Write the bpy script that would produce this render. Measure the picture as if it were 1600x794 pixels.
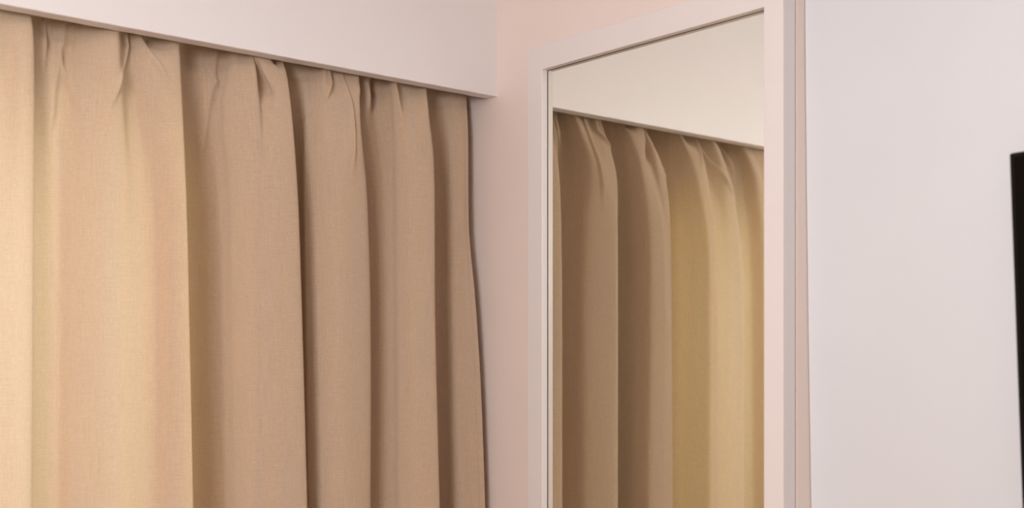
import bpy, bmesh, math, random
from mathutils import Vector
random.seed(7)
R = math.radians
scn = bpy.context.scene
for o in list(bpy.data.objects):
    bpy.data.objects.remove(o)
COL = scn.collection

# ------------------------------------------------------------------ camera
CAM = (-2.37, -2.859, 1.50)          # the room corner (wall to wall) is at x = 0, pelmet front at y = 0
F, CX, HOR = 1771.0, 800.0, 545.0   # focal length in pixels, picture centre, eye level row
AX = math.atan2(2080, 1771)         # heading of the lens axis from +x
cd = bpy.data.cameras.new('camera'); cam = bpy.data.objects.new('camera', cd); COL.objects.link(cam)
cam.location = CAM
cam.rotation_euler = (R(90), 0, AX - R(90))
cd.sensor_width = 36; cd.lens = F/1600*36
cd.shift_y = (HOR-397)/1600
cd.clip_start = .05
cd.dof.use_dof = True; cd.dof.focus_distance = 3.35; cd.dof.aperture_fstop = 1.9
scn.camera = cam

# ------------------------------------------------------------------ sky, lights, exposure
scn.view_settings.view_transform = 'Standard'
scn.view_settings.look = 'None'
scn.view_settings.exposure = -0.05
scn.view_settings.gamma = 1
w = bpy.data.worlds.new('sky'); scn.world = w; w.use_nodes = True
bg = w.node_tree.nodes['Background']; bg.inputs[0].default_value = (.75, .86, 1, 1); bg.inputs[1].default_value = 1.0

def area(name, loc, target, size, power, color, size_y=None, spread=180):
    l = bpy.data.lights.new(name, 'AREA'); l.energy = power; l.color = color
    l.shape = 'RECTANGLE'; l.size = size; l.size_y = size_y or size; l.spread = R(spread)
    o = bpy.data.objects.new(name, l); COL.objects.link(o); o.location = loc
    o.rotation_euler = (Vector(target)-Vector(loc)).to_track_quat('-Z', 'Y').to_euler()
    return o
# added overhead fill light without a fixture, slightly warm white
area('overhead_fill', (-2.8, -2.4, 2.95), (-2.8, -2.4, 0), .6, 38, (.93, .87, .80))
# added fill light near the left wall, no fixture, slightly cool
area('left_fill', (-3.08, -2.25, 2.1), (0, -1.4, 1.8), .7, 55, (.90, .885, .935))
# sky light outside the curtained window, and the warm low sun light that comes in from the left
area('outside_daylight', (-2.1, 1.2, 1.6), (-2.0, 0, 1.3), 2.2, 172, (.90, .94, .99), 2.0)
area('outside_sun_left', (-3.9, 2.1, 1.7), (-1.6, 0, 1.4), 1.4, 220, (1.0, .73, .14), 1.6)

# ------------------------------------------------------------------ helpers
def mat(name, base, rough=.6, **kw):
    m = bpy.data.materials.new(name); m.use_nodes = True
    b = m.node_tree.nodes['Principled BSDF']
    b.inputs['Base Color'].default_value = (*base, 1); b.inputs['Roughness'].default_value = rough
    for k, v in kw.items(): b.inputs[k].default_value = v
    return m
def nd(m, t, **kw):
    n = m.node_tree.nodes.new(t)
    for k, v in kw.items(): setattr(n, k, v)
    return n
def lk(m, a, b): m.node_tree.links.new(a, b)

def paint(name, base, rough=.55, bump=.04, scale=220, var=.02):
    """emulsion paint: faint roller stipple, faint tone variation"""
    m = mat(name, base, rough); b = m.node_tree.nodes['Principled BSDF']
    tc = nd(m, 'ShaderNodeTexCoord')
    n = nd(m, 'ShaderNodeTexNoise'); n.inputs['Scale'].default_value = scale; n.inputs['Detail'].default_value = 3
    lk(m, tc.outputs['Object'], n.inputs['Vector'])
    n2 = nd(m, 'ShaderNodeTexNoise'); n2.inputs['Scale'].default_value = 3.2; n2.inputs['Detail'].default_value = 2
    lk(m, tc.outputs['Object'], n2.inputs['Vector'])
    mx = nd(m, 'ShaderNodeMix', data_type='RGBA')
    mx.inputs['A'].default_value = (*[c*(1-var) for c in base], 1); mx.inputs['B'].default_value = (*[min(1, c*(1+var)) for c in base], 1)
    lk(m, n2.outputs['Fac'], mx.inputs['Factor']); lk(m, mx.outputs['Result'], b.inputs['Base Color'])
    bp = nd(m, 'ShaderNodeBump'); bp.inputs['Strength'].default_value = bump; bp.inputs['Distance'].default_value = .002
    lk(m, n.outputs['Fac'], bp.inputs['Height']); lk(m, bp.outputs['Normal'], b.inputs['Normal'])
    return m

def obj(name, bm, m=None, parent=None, smooth=False):
    me = bpy.data.meshes.new(name); bm.to_mesh(me); bm.free()
    if m: me.materials.append(m)
    if smooth:
        for p in me.polygons: p.use_smooth = True
    o = bpy.data.objects.new(name, me); COL.objects.link(o)
    if parent: o.parent = parent
    return o
def box(bm, x0, x1, y0, y1, z0, z1):
    vs = [bm.verts.new((x, y, z)) for z in (z0, z1) for y in (y0, y1) for x in (x0, x1)]
    for f in ((0,2,3,1), (4,5,7,6), (0,1,5,4), (2,6,7,3), (0,4,6,2), (1,3,7,5)):
        bm.faces.new([vs[i] for i in f])
    return vs
def boxobj(name, dims, m, parent=None, bev=0, seg=2):
    bm = bmesh.new(); box(bm, *dims)
    if bev: bmesh.ops.bevel(bm, geom=bm.edges[:], offset=bev, segments=seg, affect='EDGES', profile=.5)
    return obj(name, bm, m, parent)
def struct(o): o['kind'] = 'structure'; return o
def empty(name, loc, label, cat, group=None):
    o = bpy.data.objects.new(name, None); COL.objects.link(o); o.location = loc
    o['label'] = label; o['category'] = cat; o.empty_display_size = .1
    if group: o['group'] = group
    return o

# ------------------------------------------------------------------ materials
M_wall = paint('wall_paint', (.83, .715, .65))
M_back = paint('low_bounce_wall_paint', (.52, .46, .42))  # unseen back wall, made darker to cut bounced light in the room
M_white = paint('white_paint', (.675, .70, .725), .45)
M_pelmet = paint('pelmet_paint', (.83, .805, .805), .42, .03, 160)
M_ceil = paint('ceiling_paint', (.82, .79, .76), .8)
M_frame = paint('frame_lacquer', (.77, .722, .708), .32, .012, 300, .008)
M_dark = mat('dark_gap', (.02, .012, .015), .6)
M_mirror = mat('silvered_glass', (.90, .905, .83), .015, Metallic=1.0)
M_floor = mat('oak_floor', (.52, .37, .27), .5)
M_plastic = mat('black_plastic', (.010, .009, .008), .35, **{'Specular IOR Level': .08})
M_screen = mat('dark_screen_glass', (.006, .005, .004), .12, **{'Specular IOR Level': .05})
M_alu = mat('rail_aluminium', (.75, .75, .74), .35, Metallic=.9)
M_upvc = mat('window_plastic', (.82, .83, .83), .3)
M_glass = bpy.data.materials.new('window_glass'); M_glass.use_nodes = True
nt = M_glass.node_tree; nt.nodes.clear()
_o = nt.nodes.new('ShaderNodeOutputMaterial'); _m = nt.nodes.new('ShaderNodeMixShader')
_t = nt.nodes.new('ShaderNodeBsdfTransparent'); _g = nt.nodes.new('ShaderNodeBsdfGlossy'); _g.inputs['Roughness'].default_value = .02
_f = nt.nodes.new('ShaderNodeLayerWeight'); _f.inputs[0].default_value = .5
_p = nt.nodes.new('ShaderNodeMath'); _p.operation = 'POWER'; _p.inputs[1].default_value = 4.5
_q = nt.nodes.new('ShaderNodeMath'); _q.operation = 'MULTIPLY_ADD'; _q.inputs[1].default_value = .85; _q.inputs[2].default_value = .06
nt.links.new(_f.outputs['Facing'], _p.inputs[0]); nt.links.new(_p.outputs[0], _q.inputs[0]); nt.links.new(_q.outputs[0], _m.inputs[0])
nt.links.new(_t.outputs[0], _m.inputs[1]); nt.links.new(_g.outputs[0], _m.inputs[2])
nt.links.new(_m.outputs[0], _o.inputs[0])

def fabric_material():
    """beige linen weave, thin enough to let some daylight through; UVs are metres of cloth"""
    m = bpy.data.materials.new('beige_linen'); m.use_nodes = True; t = m.node_tree; t.nodes.clear()
    out = nd(m, 'ShaderNodeOutputMaterial')
    uv = nd(m, 'ShaderNodeUVMap'); uv.uv_map = 'UVMap'
    def streak(sx, sy, det=2.0):
        mp = nd(m, 'ShaderNodeMapping'); mp.inputs['Scale'].default_value = (sx, sy, 1)
        lk(m, uv.outputs['UV'], mp.inputs['Vector'])
        n = nd(m, 'ShaderNodeTexNoise'); n.inputs['Scale'].default_value = 1; n.inputs['Detail'].default_value = det
        n.inputs['Roughness'].default_value = .6
        lk(m, mp.outputs['Vector'], n.inputs['Vector']); return n
    warp = streak(1100, 60); weft = streak(60, 1100)
    slubv = streak(420, 12); slubh = streak(16, 380); tone = streak(70, 1.5, 3)
    def add(a, b, wa=1.0, wb=1.0):
        x = nd(m, 'ShaderNodeMath', operation='MULTIPLY'); lk(m, a, x.inputs[0]); x.inputs[1].default_value = wa
        y = nd(m, 'ShaderNodeMath', operation='MULTIPLY_ADD'); lk(m, b, y.inputs[0]); y.inputs[1].default_value = wb
        lk(m, x.outputs[0], y.inputs[2]); return y.outputs[0]
    h = add(add(warp.outputs['Fac'], weft.outputs['Fac'], .3, .3), add(slubv.outputs['Fac'], slubh.outputs['Fac'], .22, .18))
    ramp = nd(m, 'ShaderNodeValToRGB')
    e = ramp.color_ramp.elements
    e[0].position = .36; e[0].color = (.50, .375, .262, 1)
    e[1].position = .64; e[1].color = (.70, .545, .405, 1)
    lk(m, h, ramp.inputs[0])
    r2 = nd(m, 'ShaderNodeValToRGB'); e = r2.color_ramp.elements
    e[0].position = .35; e[0].color = (.985, 1.0, 1.03, 1); e[1].position = .65; e[1].color = (1.02, .995, .955, 1)
    lk(m, tone.outputs['Fac'], r2.inputs[0])
    mul = nd(m, 'ShaderNodeMix', data_type='RGBA', blend_type='MULTIPLY'); mul.inputs['Factor'].default_value = 1
    lk(m, ramp.outputs['Color'], mul.inputs['A']); lk(m, r2.outputs['Color'], mul.inputs['B'])
    bp = nd(m, 'ShaderNodeBump'); bp.inputs['Strength'].default_value = .35; bp.inputs['Distance'].default_value = .0012
    lk(m, h, bp.inputs['Height'])
    d = nd(m, 'ShaderNodeBsdfDiffuse'); d.inputs['Roughness'].default_value = .6
    tr = nd(m, 'ShaderNodeBsdfTranslucent'); tr.inputs['Color'].default_value = (.66, .54, .34, 1)
    lk(m, mul.outputs['Result'], d.inputs['Color']); lk(m, bp.outputs['Normal'], d.inputs['Normal'])
    mx = nd(m, 'ShaderNodeMixShader'); mx.inputs[0].default_value = .11
    lk(m, d.outputs[0], mx.inputs[1]); lk(m, tr.outputs[0], mx.inputs[2])
    lk(m, mx.outputs[0], out.inputs['Surface'])
    return m
M_linen = fabric_material()

# ------------------------------------------------------------------ the room
XW, YB, YW, HC = -3.3, -4.7, .30, 2.98      # left wall, back wall, window wall, ceiling height
struct(boxobj('floor', (XW, .12, YB, YW, -.05, 0), M_floor))
struct(boxobj('ceiling', (XW-.1, .25, YB-.1, YW+.1, HC, HC+.1), M_ceil))
struct(boxobj('wall_right', (0, .25, -1.1688, YW+.1, -.05, HC), M_wall, bev=.0012))
struct(boxobj('wall_back', (XW-.1, .25, YB-.12, YB, -.05, HC), M_back))
struct(boxobj('wall_left', (XW-.12, XW, YB-.1, YW+.1, -.05, HC), M_wall))
# window wall with the opening behind the curtain
WX0, WX1, WZ0, WZ1 = -1.93, -1.25, .25, 2.12
bm = bmesh.new()
box(bm, XW-.1, WX0, YW, YW+.16, -.05, HC); box(bm, WX1, .12, YW, YW+.16, -.05, HC)
box(bm, WX0, WX1, YW, YW+.16, -.05, WZ0); box(bm, WX0, WX1, YW, YW+.16, WZ1, HC)
struct(obj('wall_front', bm, M_wall))
wr = bpy.data.objects.new('window_1', None); COL.objects.link(wr); wr.location = ((WX0+WX1)/2, YW+.08, WZ0); wr['kind'] = 'structure'
def local(o, p):  # keep world placement under a parent that only has a location
    o.parent = p; o.location = [-c for c in p.location]; return o
bm = bmesh.new()
for x0, x1 in ((WX0, WX0+.05), (WX1-.05, WX1)): box(bm, x0, x1, YW+.05, YW+.11, WZ0, WZ1)
for z0, z1 in ((WZ0, WZ0+.06), (WZ1-.06, WZ1)): box(bm, WX0+.05, WX1-.05, YW+.052, YW+.108, z0, z1)
local(obj('window_frame', bm, M_upvc), wr)
for x0, x1 in ((WX0+.05, WX1-.05),):
    bm = bmesh.new(); box(bm, x0, x1, YW+.078, YW+.082, WZ0+.06, WZ1-.06); local(obj('pane', bm, M_glass), wr)

# pelmet: a boxed-in board in front of the curtain, hand-finished lower edge
PZ = 2.326
bm = bmesh.new(); prev = None; n = 90
for i in range(n+1):
    x = XW - XW*i/n
    j = (random.random()-.5)*.0022
    sec = [(0, HC), (0, PZ+.0018+j), (.0016, PZ+j*.4), (.046, PZ+j*.5), (.048, PZ+.002), (.048, HC)]
    ring = [bm.verts.new((x, y, z)) for y, z in sec]
    if prev:
        for a in range(6): bm.faces.new((prev[a], prev[(a+1) % 6], ring[(a+1) % 6], ring[a]))
    else: bm.faces.new(ring)
    prev = ring
bm.faces.new(list(reversed(prev)))
pel = obj('pelmet', bm, M_pelmet)
pel['label'] = 'white painted pelmet board above the beige curtain'; pel['category'] = 'pelmet'

# ------------------------------------------------------------------ set-back part of the right wall, carries the television
def plan(px, y):      # where the sight line of a picture column meets depth y
    a = AX + math.atan((CX-px)/F)
    return CAM[0] + (y-CAM[1])/math.tan(a)
def plan_x(px, x):    # the same for a plane of given x: returns y
    a = AX + math.atan((CX-px)/F)
    return CAM[1] + (x-CAM[0])*math.tan(a)
# plaster face slightly out of plumb: (height, distance behind the mirror wall)
lean = [(HC, .030), (2.34, .034), (2.05, .038), (1.82, .042), (1.49, .049), (1.10, .0595), (0, .075)]
def wall_x(z):
    for (za, xa), (zb, xb) in zip(lean, lean[1:]):
        if z >= zb: return xa+(xb-xa)*(za-z)/(za-zb)
bm = bmesh.new(); prev = None
for i in range(41):
    z = HC*i/40
    ring = [bm.verts.new((x, y, z)) for x, y in ((wall_x(z), YB), (wall_x(z), -1.1708), (.25, -1.1708), (.25, YB))]
    if prev:
        for a in range(4): bm.faces.new((prev[a], prev[(a+1) % 4], ring[(a+1) % 4], ring[a]))
    prev = ring
o = struct(obj('wall_right_recess', bm, M_white, smooth=False))
for e in o.data.polygons: e.use_smooth = False

# ------------------------------------------------------------------ mirror
MX = -.055; REC = -.0325
Y0, Y1 = -.214, -1.169; IY0, IY1 = -.282, -1.110
Z1, IZ1 = 2.428, 2.3535; Z0, IZ0 = .55, .624
mr = empty('wall_mirror', (0, (Y0+Y1)/2, Z0), 'tall rectangular wall mirror in a deep white frame, reflecting the curtain', 'mirror')
def local2(o): return local(o, mr)
def rail_obj(name, pts_front):
    """one mitred member of the frame; quad in the y-z plane given corner by corner"""
    bm = bmesh.new()
    a = [bm.verts.new((MX, y, z)) for y, z in pts_front]; b = [bm.verts.new((-.006, y, z)) for y, z in pts_front]
    bm.faces.new(a); bm.faces.new(list(reversed(b)))
    for i in range(4): bm.faces.new((a[i], b[i], b[(i+1) % 4], a[(i+1) % 4]))
    bmesh.ops.recalc_face_normals(bm, faces=bm.faces[:])
    long = [e for e in bm.edges if all(v.co.x < MX+.001 for v in e.verts) and e.calc_length() > .15]
    bmesh.ops.bevel(bm, geom=long, offset=.0022, segments=3, affect='EDGES', profile=.5)
    return local2(obj(name, bm, M_frame))
rail_obj('frame_rail', [(Y0, Z1), (IY0, IZ1), (IY1, IZ1), (Y1, Z1)])
rail_obj('frame_rail', [(Y1, Z0), (IY1, IZ0), (IY0, IZ0), (Y0, Z0)])
rail_obj('frame_stile', [(Y0, Z0), (IY0, IZ0), (IY0, IZ1), (Y0, Z1)])
rail_obj('frame_stile', [(Y1, Z1), (IY1, IZ1), (IY1, IZ0), (Y1, Z0)])
bm = bmesh.new(); box(bm, REC, REC+.004, IY1, IY0, IZ0, IZ1); g = local2(obj('mirror_glass', bm, M_mirror))
bm = bmesh.new(); t = .0016     # dark gap between glass and frame
box(bm, REC-.0012, REC-.0002, IY0-t, IY0, IZ0, IZ1); box(bm, REC-.0012, REC-.0002, IY1, IY1+t, IZ0, IZ1)
box(bm, REC-.0012, REC-.0002, IY1+t, IY0-t, IZ1-.0012, IZ1); box(bm, REC-.0012, REC-.0002, IY1+t, IY0-t, IZ0, IZ0+t)
local2(obj('gasket', bm, M_dark))
boxb = bmesh.new(); box(boxb, REC+.0045, -.0062, IY1-.002, IY0+.002, IZ0-.002, IZ1+.002); local2(obj('backing_board', boxb, M_dark))
bm = bmesh.new(); box(bm, -.006, -.0003, Y1+.0045, Y0-.0045, Z0+.0045, Z1-.0045); local2(obj('gap_shade_strip', bm, M_dark))  # dark strip added as the shade in the gap behind the frame

# ------------------------------------------------------------------ television
TX = -.024; TB = .038
ty = plan_x(1577.0, TX); dpt = (TX-CAM[0])*math.cos(AX)+(ty-CAM[1])*math.sin(AX)
tz = CAM[2]+(HOR-240)/F*dpt
tv = empty('television', (TB, ty, tz), 'black flat television mounted on the white wall at the right edge', 'television')
TW, TH = 1.45, .84
def tvpart(name, bm, m): o = obj(name, bm, m); o.parent = tv; return o
D = TX-TB
bm = bmesh.new(); box(bm, D, D+.035, -TW, 0, -TH, 0); bmesh.ops.bevel(bm, geom=bm.edges[:], offset=.002, segments=2, affect='EDGES'); tvpart('casing', bm, M_plastic)
bm = bmesh.new(); box(bm, D-.0012, D-.0002, -TW+.009, -.009, -TH+.018, -.009); tvpart('screen', bm, M_screen)
bm = bmesh.new(); box(bm, D+.0345, .0015, -TW+.35, -.35, -TH+.2, -.25); bmesh.ops.bevel(bm, geom=bm.edges[:], offset=.006, segments=2, affect='EDGES'); tvpart('wall_bracket', bm, M_plastic)
tv.rotation_euler = (R(-2.1), 0, 0)

# ------------------------------------------------------------------ curtain
rl = boxobj('curtain_rail', (-3.2, -.012, .15, .172, 2.478, 2.500), M_alu, bev=.003)
rl['label'] = 'slim curtain rail hidden behind the white pelmet'; rl['category'] = 'curtain rail'
for x in (-3.0, -2.1, -1.2, -.2): boxobj('bracket', (x-.01, x+.01, .155, .168, 2.499, HC), M_alu, rl)

MREF = 2*REC
def zrow(px, row, x, y):
    d = (x-CAM[0])*math.cos(AX)+(y-CAM[1])*math.sin(AX)
    return CAM[2] + (HOR-row)/F*d
def Rp(px, row, y):
    x = plan(px, y); z = zrow(px, row, x, y)
    y += -.018+.019*min(max((z-2.20)/.12, 0), 1)      # the cloth hangs further back where the rail holds it
    x = plan(px, y); return (zrow(px, row, x, y), x, y)
def Mp(px, row, y):
    xv = plan(px, y); return (zrow(px, row, xv, y), MREF-xv, y)
def T(*a, m=False):
    """track seen by the camera (or in the mirror): (row, px, y) triples"""
    return [(Mp if m else Rp)(px, row, y) for row, px, y in a]
def P(*a): return [(z, x, y) for z, x, y in a]
def after(tr, dx, ys):
    """a point behind a track: offset in x, own depth per entry"""
    return [(z, x+dx, yy) for (z, x, y), yy in zip(tr, ys)]
tracks = []
add = tracks.append
# beyond the left edge of the picture: regular folds
k = 0
x = -3.16
while x < -1.80:
    r = random.Random(k)
    a = .045+.02*r.random()
    add(P((2.45, x, .115), (1.9, x+.01, .05-a*.3), (0.05, x+.02, .05-a*.4)))
    add(P((2.45, x+.05, .10), (1.9, x+.07, .005), (0.05, x+.075, .0)))
    add(P((2.45, x+.09, .12), (1.9, x+.115, .06), (0.05, x+.12, .06)))
    add(P((2.45, x+.11, .145), (1.9, x+.125, .13), (0.05, x+.13, .135)))
    add(P((2.45, x+.15, .14), (1.9, x+.17, .13), (0.05, x+.175, .135)))
    x += .205; k += 1
add(P((2.45, -1.70, .13), (1.9, -1.71, .09), (.05, -1.71, .09)))
add(P((2.45, -1.64, .10), (1.9, -1.65, .030), (.05, -1.65, .025)))
add(T((12, 14, .080), (300, 4, .010), (794, 0, .000)))
b1 = T((12, 50, .085), (100, 53, .045), (300, 53, .010), (794, 50, .000))
add(T((12, 34, .080), (100, 34, .035), (300, 32, -.002), (794, 30, -.012)))
add(b1)
add(after(b1, .008, (.112, .09, .06, .05)))
add(T((20, 64, .125), (100, 68, .115), (300, 70, .105), (794, 68, .105)))
add(T((25, 88, .150), (100, 84, .135), (300, 92, .095), (794, 90, .090)))
# second bulge: left half
add(T((30, 116, .148), (120, 108, .128), (300, 112, .060), (794, 108, .045)))
add(T((35, 144, .100), (120, 134, .085), (300, 138, .018), (794, 136, .010)))
add(T((40, 172, .064), (120, 172, .036), (300, 166, -.004), (794, 166, -.010)))
add(T((45, 184, .062), (120, 187, .038), (300, 194, .002), (794, 196, -.004)))
add(T((47, 189, .104), (120, 194, .078), (300, 210, .020), (794, 214, .008)))
add(T((50, 203, .126), (120, 209, .094), (300, 224, .028), (794, 230, .016)))
# right half, its sharp right edge
add(T((52, 213, .104), (120, 222, .066), (300, 240, .022), (794, 246, .008)))
add(T((60, 246, .085), (120, 252, .040), (300, 264, -.010), (794, 270, -.026)))
b2 = T((66, 278, .080), (150, 283, .035), (300, 290, -.016), (500, 295, -.028), (794, 301, -.034))
add(b2)
add(after(b2, .010, (.092, .055, .010, .002, -.004)))
add(after(b2, .026, (.120, .110, .085, .080, .078)))
# wide valley up to the third bulge
add(T((75, 302, .148), (180, 304, .156), (300, 322, .156), (794, 332, .152)))
add(T((80, 330, .150), (180, 324, .158), (300, 338, .156), (794, 348, .152)))
add(T((85, 350, .148), (180, 341, .138), (300, 350, .128), (794, 357, .122)))
add(T((88, 362, .108), (180, 351, .088), (300, 363, .070), (794, 370, .062)))
add(T((92, 382, .074), (180, 374, .042), (300, 394, .000), (794, 398, -.012)))
b3 = T((97, 444, .070), (130, 450, .045), (180, 456, .022), (300, 465, -.014), (500, 472, -.026), (794, 480, -.030))
add(T((88, 396.5, .064), (130, 400, .042), (180, 404, .026), (300, 408, -.008), (794, 412, -.020)))
add(T((88, 398.5, .068), (112, 403, .084), (140, 406, .082), (168, 410, .046), (300, 416, -.012), (794, 420, -.024)))
add(T((88, 400.5, .064), (112, 408, .084), (140, 420, .080), (168, 424, .042), (300, 424, -.016), (794, 428, -.028)))
add(T((88, 405, .062), (112, 413, .048), (140, 428, .038), (168, 436, .028), (300, 436, -.022), (794, 444, -.034)))
add(b3)
add(after(b3, .006, (.090, .070, .050, .025, .010, .006)))
add(after(b3, .010, (.125, .12, .11, .095, .09, .088)))
add(T((102, 462, .140), (200, 470, .135), (300, 468, .128), (794, 474, .125)))
add(T((104, 476, .128), (200, 477, .100), (300, 476, .088), (794, 482, .085)))
add(T((106, 490, .115), (200, 488, .082), (300, 484, .078), (794, 491, .072)))
add(T((108, 500, .096), (200, 498, .055), (300, 498, .046), (794, 503, .042)))
add(T((109, 507, .068), (200, 509, .036), (300, 510, .028), (794, 514, .022)))
add(T((110, 516, .094), (135, 524, .080), (165, 527, .040), (300, 526, .014), (794, 530, .010)))
b4 = T((117, 560, .075), (200, 564, .040), (300, 573, .040), (500, 579, .042), (794, 579, .042))
add(T((114, 539, .090), (200, 547, .028), (300, 544, .014), (794, 552, .012)))
add(b4)
add(after(b4, .010, (.095, .080, .070, .070, .068)))
add(after(b4, .024, (.130, .120, .112, .110, .110)))
add(T((120, 585, .096), (160, 578, .106), (195, 573, .128), (300, 594, .138), (794, 596, .134)))
add(T((121, 587.5, .140), (160, 582, .142), (200, 588, .142), (300, 600, .136), (794, 602, .130)))
add(T((125, 604, .125), (200, 609, .122), (300, 611, .118), (794, 614, .112)))
add(T((125, 612, .082), (200, 618, .070), (300, 621, .066), (794, 624, .058)))
add(T((127, 619, .060), (160, 624, .046), (200, 630, .042), (300, 632, .036), (794, 636, .026)))
add(T((128, 622, .088), (150, 627, .084), (185, 634, .044), (300, 640, .018), (794, 644, .008)))
add(T((131, 648, .100), (160, 650, .070), (200, 650, .032), (300, 656, .006), (794, 660, -.004)))
b5 = T((135, 665, .075), (180, 670, .045), (240, 677, .022), (300, 679, .008), (500, 680, .000), (794, 687, -.008))
add(b5)
add(after(b5, .010, (.100, .085, .065, .055, .045, .040)))
add(after(b5, .018, (.130, .125, .12, .115, .11, .11)))
add(T((142, 684, .160), (200, 692, .155), (300, 695, .150), (794, 702, .150)))
add(T((145, 698, .135), (200, 702, .130), (300, 704, .122), (794, 712, .110)))
add(T((147, 714, .115), (200, 716, .105), (300, 718, .098), (794, 732, .060)))
add(T((148, 728, .115), (200, 731, .102), (350, 732.5, .095), (390, 735, .085), (450, 741, .065), (500, 745, .055), (600, 751, .040), (700, 755, .028), (794, 758, .020)))

def ev(tr, z):
    tr = sorted(tr, key=lambda p: -p[0])
    if z >= tr[0][0]:
        # above the first entry the cloth gathers towards the tape
        z0, x0, y0 = tr[0]; t = min(1, (z-z0)/.18); return (x0, y0+(.150-y0)*t*.5)
    if z <= tr[-1][0]: return tr[-1][1:]
    for i in range(len(tr)-1):
        if tr[i][0] >= z >= tr[i+1][0]:
            p0 = tr[max(i-1, 0)]; p1 = tr[i]; p2 = tr[i+1]; p3 = tr[min(i+2, len(tr)-1)]
            h = p2[0]-p1[0]; t = (z-p1[0])/h
            out = []
            for c in (1, 2):
                m1 = (p2[c]-p0[c])/(p2[0]-p0[0]) if p2[0] != p0[0] else 0
                m2 = (p3[c]-p1[c])/(p3[0]-p1[0]) if p3[0] != p1[0] else 0
                t2, t3 = t*t, t*t*t
                out.append((2*t3-3*t2+1)*p1[c]+(t3-2*t2+t)*h*m1+(-2*t3+3*t2)*p2[c]+(t3-t2)*h*m2)
            return tuple(out)

def centripetal(p, n):
    """points along a centripetal Catmull-Rom curve, n per span"""
    q = [(2*p[0][0]-p[1][0], 2*p[0][1]-p[1][1])] + p + [(2*p[-1][0]-p[-2][0], 2*p[-1][1]-p[-2][1])]
    out = []
    for i in range(1, len(q)-2):
        P0, P1, P2, P3 = q[i-1:i+3]
        def dd(a, b): return max(1e-4, math.hypot(a[0]-b[0], a[1]-b[1]))**.5
        t0 = 0; t1 = dd(P0, P1); t2 = t1+dd(P1, P2); t3 = t2+dd(P2, P3)
        for s in range(n):
            t = t1+(t2-t1)*s/n; r = []
            for c in (0, 1):
                A1 = (t1-t)/(t1-t0)*P0[c]+(t-t0)/(t1-t0)*P1[c]
                A2 = (t2-t)/(t2-t1)*P1[c]+(t-t1)/(t2-t1)*P2[c]
                A3 = (t3-t)/(t3-t2)*P2[c]+(t-t2)/(t3-t2)*P3[c]
                B1 = (t2-t)/(t2-t0)*A1+(t-t0)/(t2-t0)*A2
                B2 = (t3-t)/(t3-t1)*A2+(t-t1)/(t3-t1)*A3
                r.append((t2-t)/(t2-t1)*B1+(t-t1)/(t2-t1)*B2)
            out.append(tuple(r))
    out.append(q[-2]); return out

def project(x, y, z):
    dx, dy = x-CAM[0], y-CAM[1]
    d = dx*math.cos(AX)+dy*math.sin(AX); r = dx*math.sin(AX)-dy*math.cos(AX)
    return CX+F*r/d, HOR-F*(z-CAM[2])/d

# small creases under the heading: lines drawn down the cloth, (x along wall, z) points, height, half-width
def L(*pts, y=.09): return [(plan(px, y), zrow(px, row, plan(px, y), y)) for px, row in pts]
def LM(*pts): return [(MREF-plan(px, .06), zrow(px, row, plan(px, .06), .06)) for px, row in pts]
# kind: 'ridge' a rounded rib, 'left'/'right' a sharp tuck whose raised side lies on that side of the line
creases = [
    ('ridge', L((104, 20), (98, 60), (88, 95), (78, 140), (72, 190), y=.13), .013, .014),
    ('ridge', L((80, 10), (74, 45), (68, 75), y=.13), .009, .007),
    ('ridge', L((342, 60), (334, 110), (322, 170), (316, 220), y=.14), .012, .014),
    ('ridge', L((372, 70), (363, 120), (356, 170)), .006, .009),
    ('ridge', L((218, 40), (219, 58), (226, 84), (236, 110)), .010, .010),
    ('ridge', L((342, 90), (338, 150), y=.12), .0, .008),
    ('left', L((290, 60), (290.5, 120), (291, 180), (291, 240)), .008, .020),
    ('left', L((545, 105), (547, 160), (543, 200), (540, 250), y=.05), .009, .022),
    ('ridge', LM((934, 182), (934, 203), (944, 225), (958, 255)), .008, .007),
    ('ridge', LM((1104, 228), (1110, 252), (1122, 292)), .009, .007),
    ('ridge', LM((1150, 232), (1146, 262), (1140, 300)), .006, .007),
]
def XZ(px, row, y=.09): x = plan(px, y); return x, zrow(px, row, x, y)
def XZM(px, row, y=.03): x = plan(px, y); return MREF-x, zrow(px, row, x, y)
dents = [  # x, z, depth (+ back), radius along x, radius along z: pockets between the pleats, small crumples
    (*XZ(250, 58, .07), .046, .028, .036), (*XZ(437, 92, .06), .036, .018, .020),
    (*XZ(84, 25), .030, .040, .06), (*XZ(322, 74), .030, .050, .055),
    (*XZ(592, 122), .030, .03, .05), (*XZ(150, 38), .022, .03, .03), (*XZ(382, 86), .022, .02, .03), (*XZ(20, 10), .02, .05, .03),
    (*XZM(1042, 234), -.014, .016, .014), (*XZM(1040, 256), .008, .014, .010), (*XZM(1040, 275), -.006, .014, .012),
    (*XZ(662, 176), -.006, .012, .02), (*XZ(556, 146), -.006, .012, .02),
]
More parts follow.
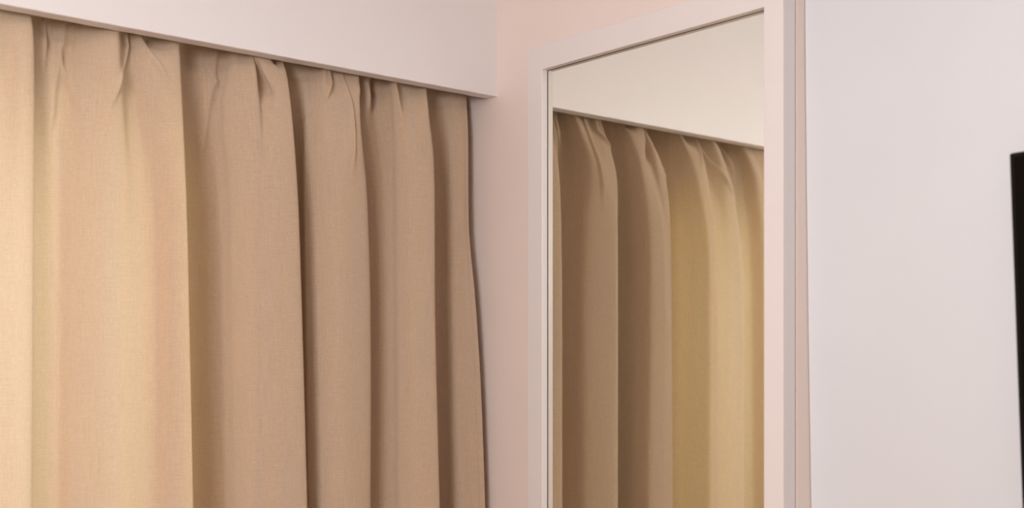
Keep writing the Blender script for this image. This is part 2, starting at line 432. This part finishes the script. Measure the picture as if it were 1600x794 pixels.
def crease(x, z):
    s = 0
    if z < 1.9: return 0
    for kind, pts, h, wd in creases:
        zt, zb = pts[0][1], pts[-1][1]
        if z < zb-.10 or z > zt+.2: continue
        for (xa, za), (xb, zb2) in zip(pts, pts[1:]):
            if za >= z >= zb2: xc = xa+(xb-xa)*(za-z)/(za-zb2); break
        else:
            xc = pts[0][0] if z > zt else pts[-1][0]+(pts[-1][0]-pts[-2][0])/(pts[-2][1]-pts[-1][1])*(zb-z)
        d = x-xc
        if kind == 'ridge': g = math.exp(-(d/wd)**2)
        else:
            if kind == 'left': d = -d
            g = math.exp(-max(d, 0)/wd) * min(max((d+.005)/.008, 0), 1)
        if z < zb+.015: g *= max(0, min(1, (z-zb+.085)/.10))**1.3
        s += 1.25*h*g
    for xc, zc, dy, rx, rz in dents:
        q = ((x-xc)/rx)**2+((z-zc)/rz)**2
        if q < 9: s -= dy*math.exp(-q)
    return s

def safe(y, z):      # the cloth stays behind the pelmet board
    lim = .0515-max(0, (PZ-.004-z))*1.2
    return y if y > lim+.01 else lim+.01*math.exp((y-lim-.01)/.01)

NZ, ZT, ZBOT = 240, 2.474, .03
zs = []
for i in range(NZ+1):
    t = i/NZ; zs.append(ZT-(ZT-ZBOT)*(t**1.55))
rows = []
for z in zs:
    c = centripetal([ev(t, z) for t in tracks], 12)
    rows.append([(x, safe(y-crease(x, z), z), z) for x, y in c])
NC = len(rows[0])
# cloth length along the curve, measured half way down
ref = rows[NZ//2]; arc = [0]
for a, b in zip(ref, ref[1:]): arc.append(arc[-1]+math.hypot(b[0]-a[0], b[1]-a[1]))
me = bpy.data.meshes.new('curtain')
verts = [p for r_ in rows for p in r_]
faces = [(i*NC+j, (i+1)*NC+j, (i+1)*NC+j+1, i*NC+j+1) for i in range(NZ) for j in range(NC-1)]
me.from_pydata(verts, [], faces)
uvl = me.uv_layers.new(name='UVMap')
uvc = []
for f in faces:
    for vi in f: uvc += [arc[vi % NC], verts[vi][2]]
uvl.data.foreach_set('uv', uvc)
for p in me.polygons: p.use_smooth = True
me.materials.append(M_linen)
cur = bpy.data.objects.new('curtain', me); COL.objects.link(cur)
cur['label'] = 'floor-length beige linen curtain hanging in deep folds under the white pelmet'; cur['category'] = 'curtain'
# side hem: second layer folded behind the right edge, and its stitching
hb = bmesh.new(); prev = None
for i in range(0, NZ+1, 2):
    r_ = rows[i]; ring = [hb.verts.new((r_[j][0]-.0015, r_[j][1]+.003, r_[j][2])) for j in range(NC-1, NC-17, -2)]
    if prev:
        for a in range(len(ring)-1): hb.faces.new((prev[a], prev[a+1], ring[a+1], ring[a]))
    prev = ring
obj('hem', hb, M_linen, cur, True)
M_thread = mat('beige_thread', (.50, .385, .275), .8)
sb = bmesh.new()
z = 2.25
while z > .06:
    i = min(range(len(zs)), key=lambda q: abs(zs[q]-z)); r_ = rows[i]; j = NC-5
    xx, yy = r_[j][0], r_[j][1]
    box(sb, xx-.0009, xx+.0009, yy-.0011, yy-.0001, z-.0016, z+.0016)
    z -= .0062
st = obj('stitching', sb, M_thread, cur); st['kind'] = 'stuff'
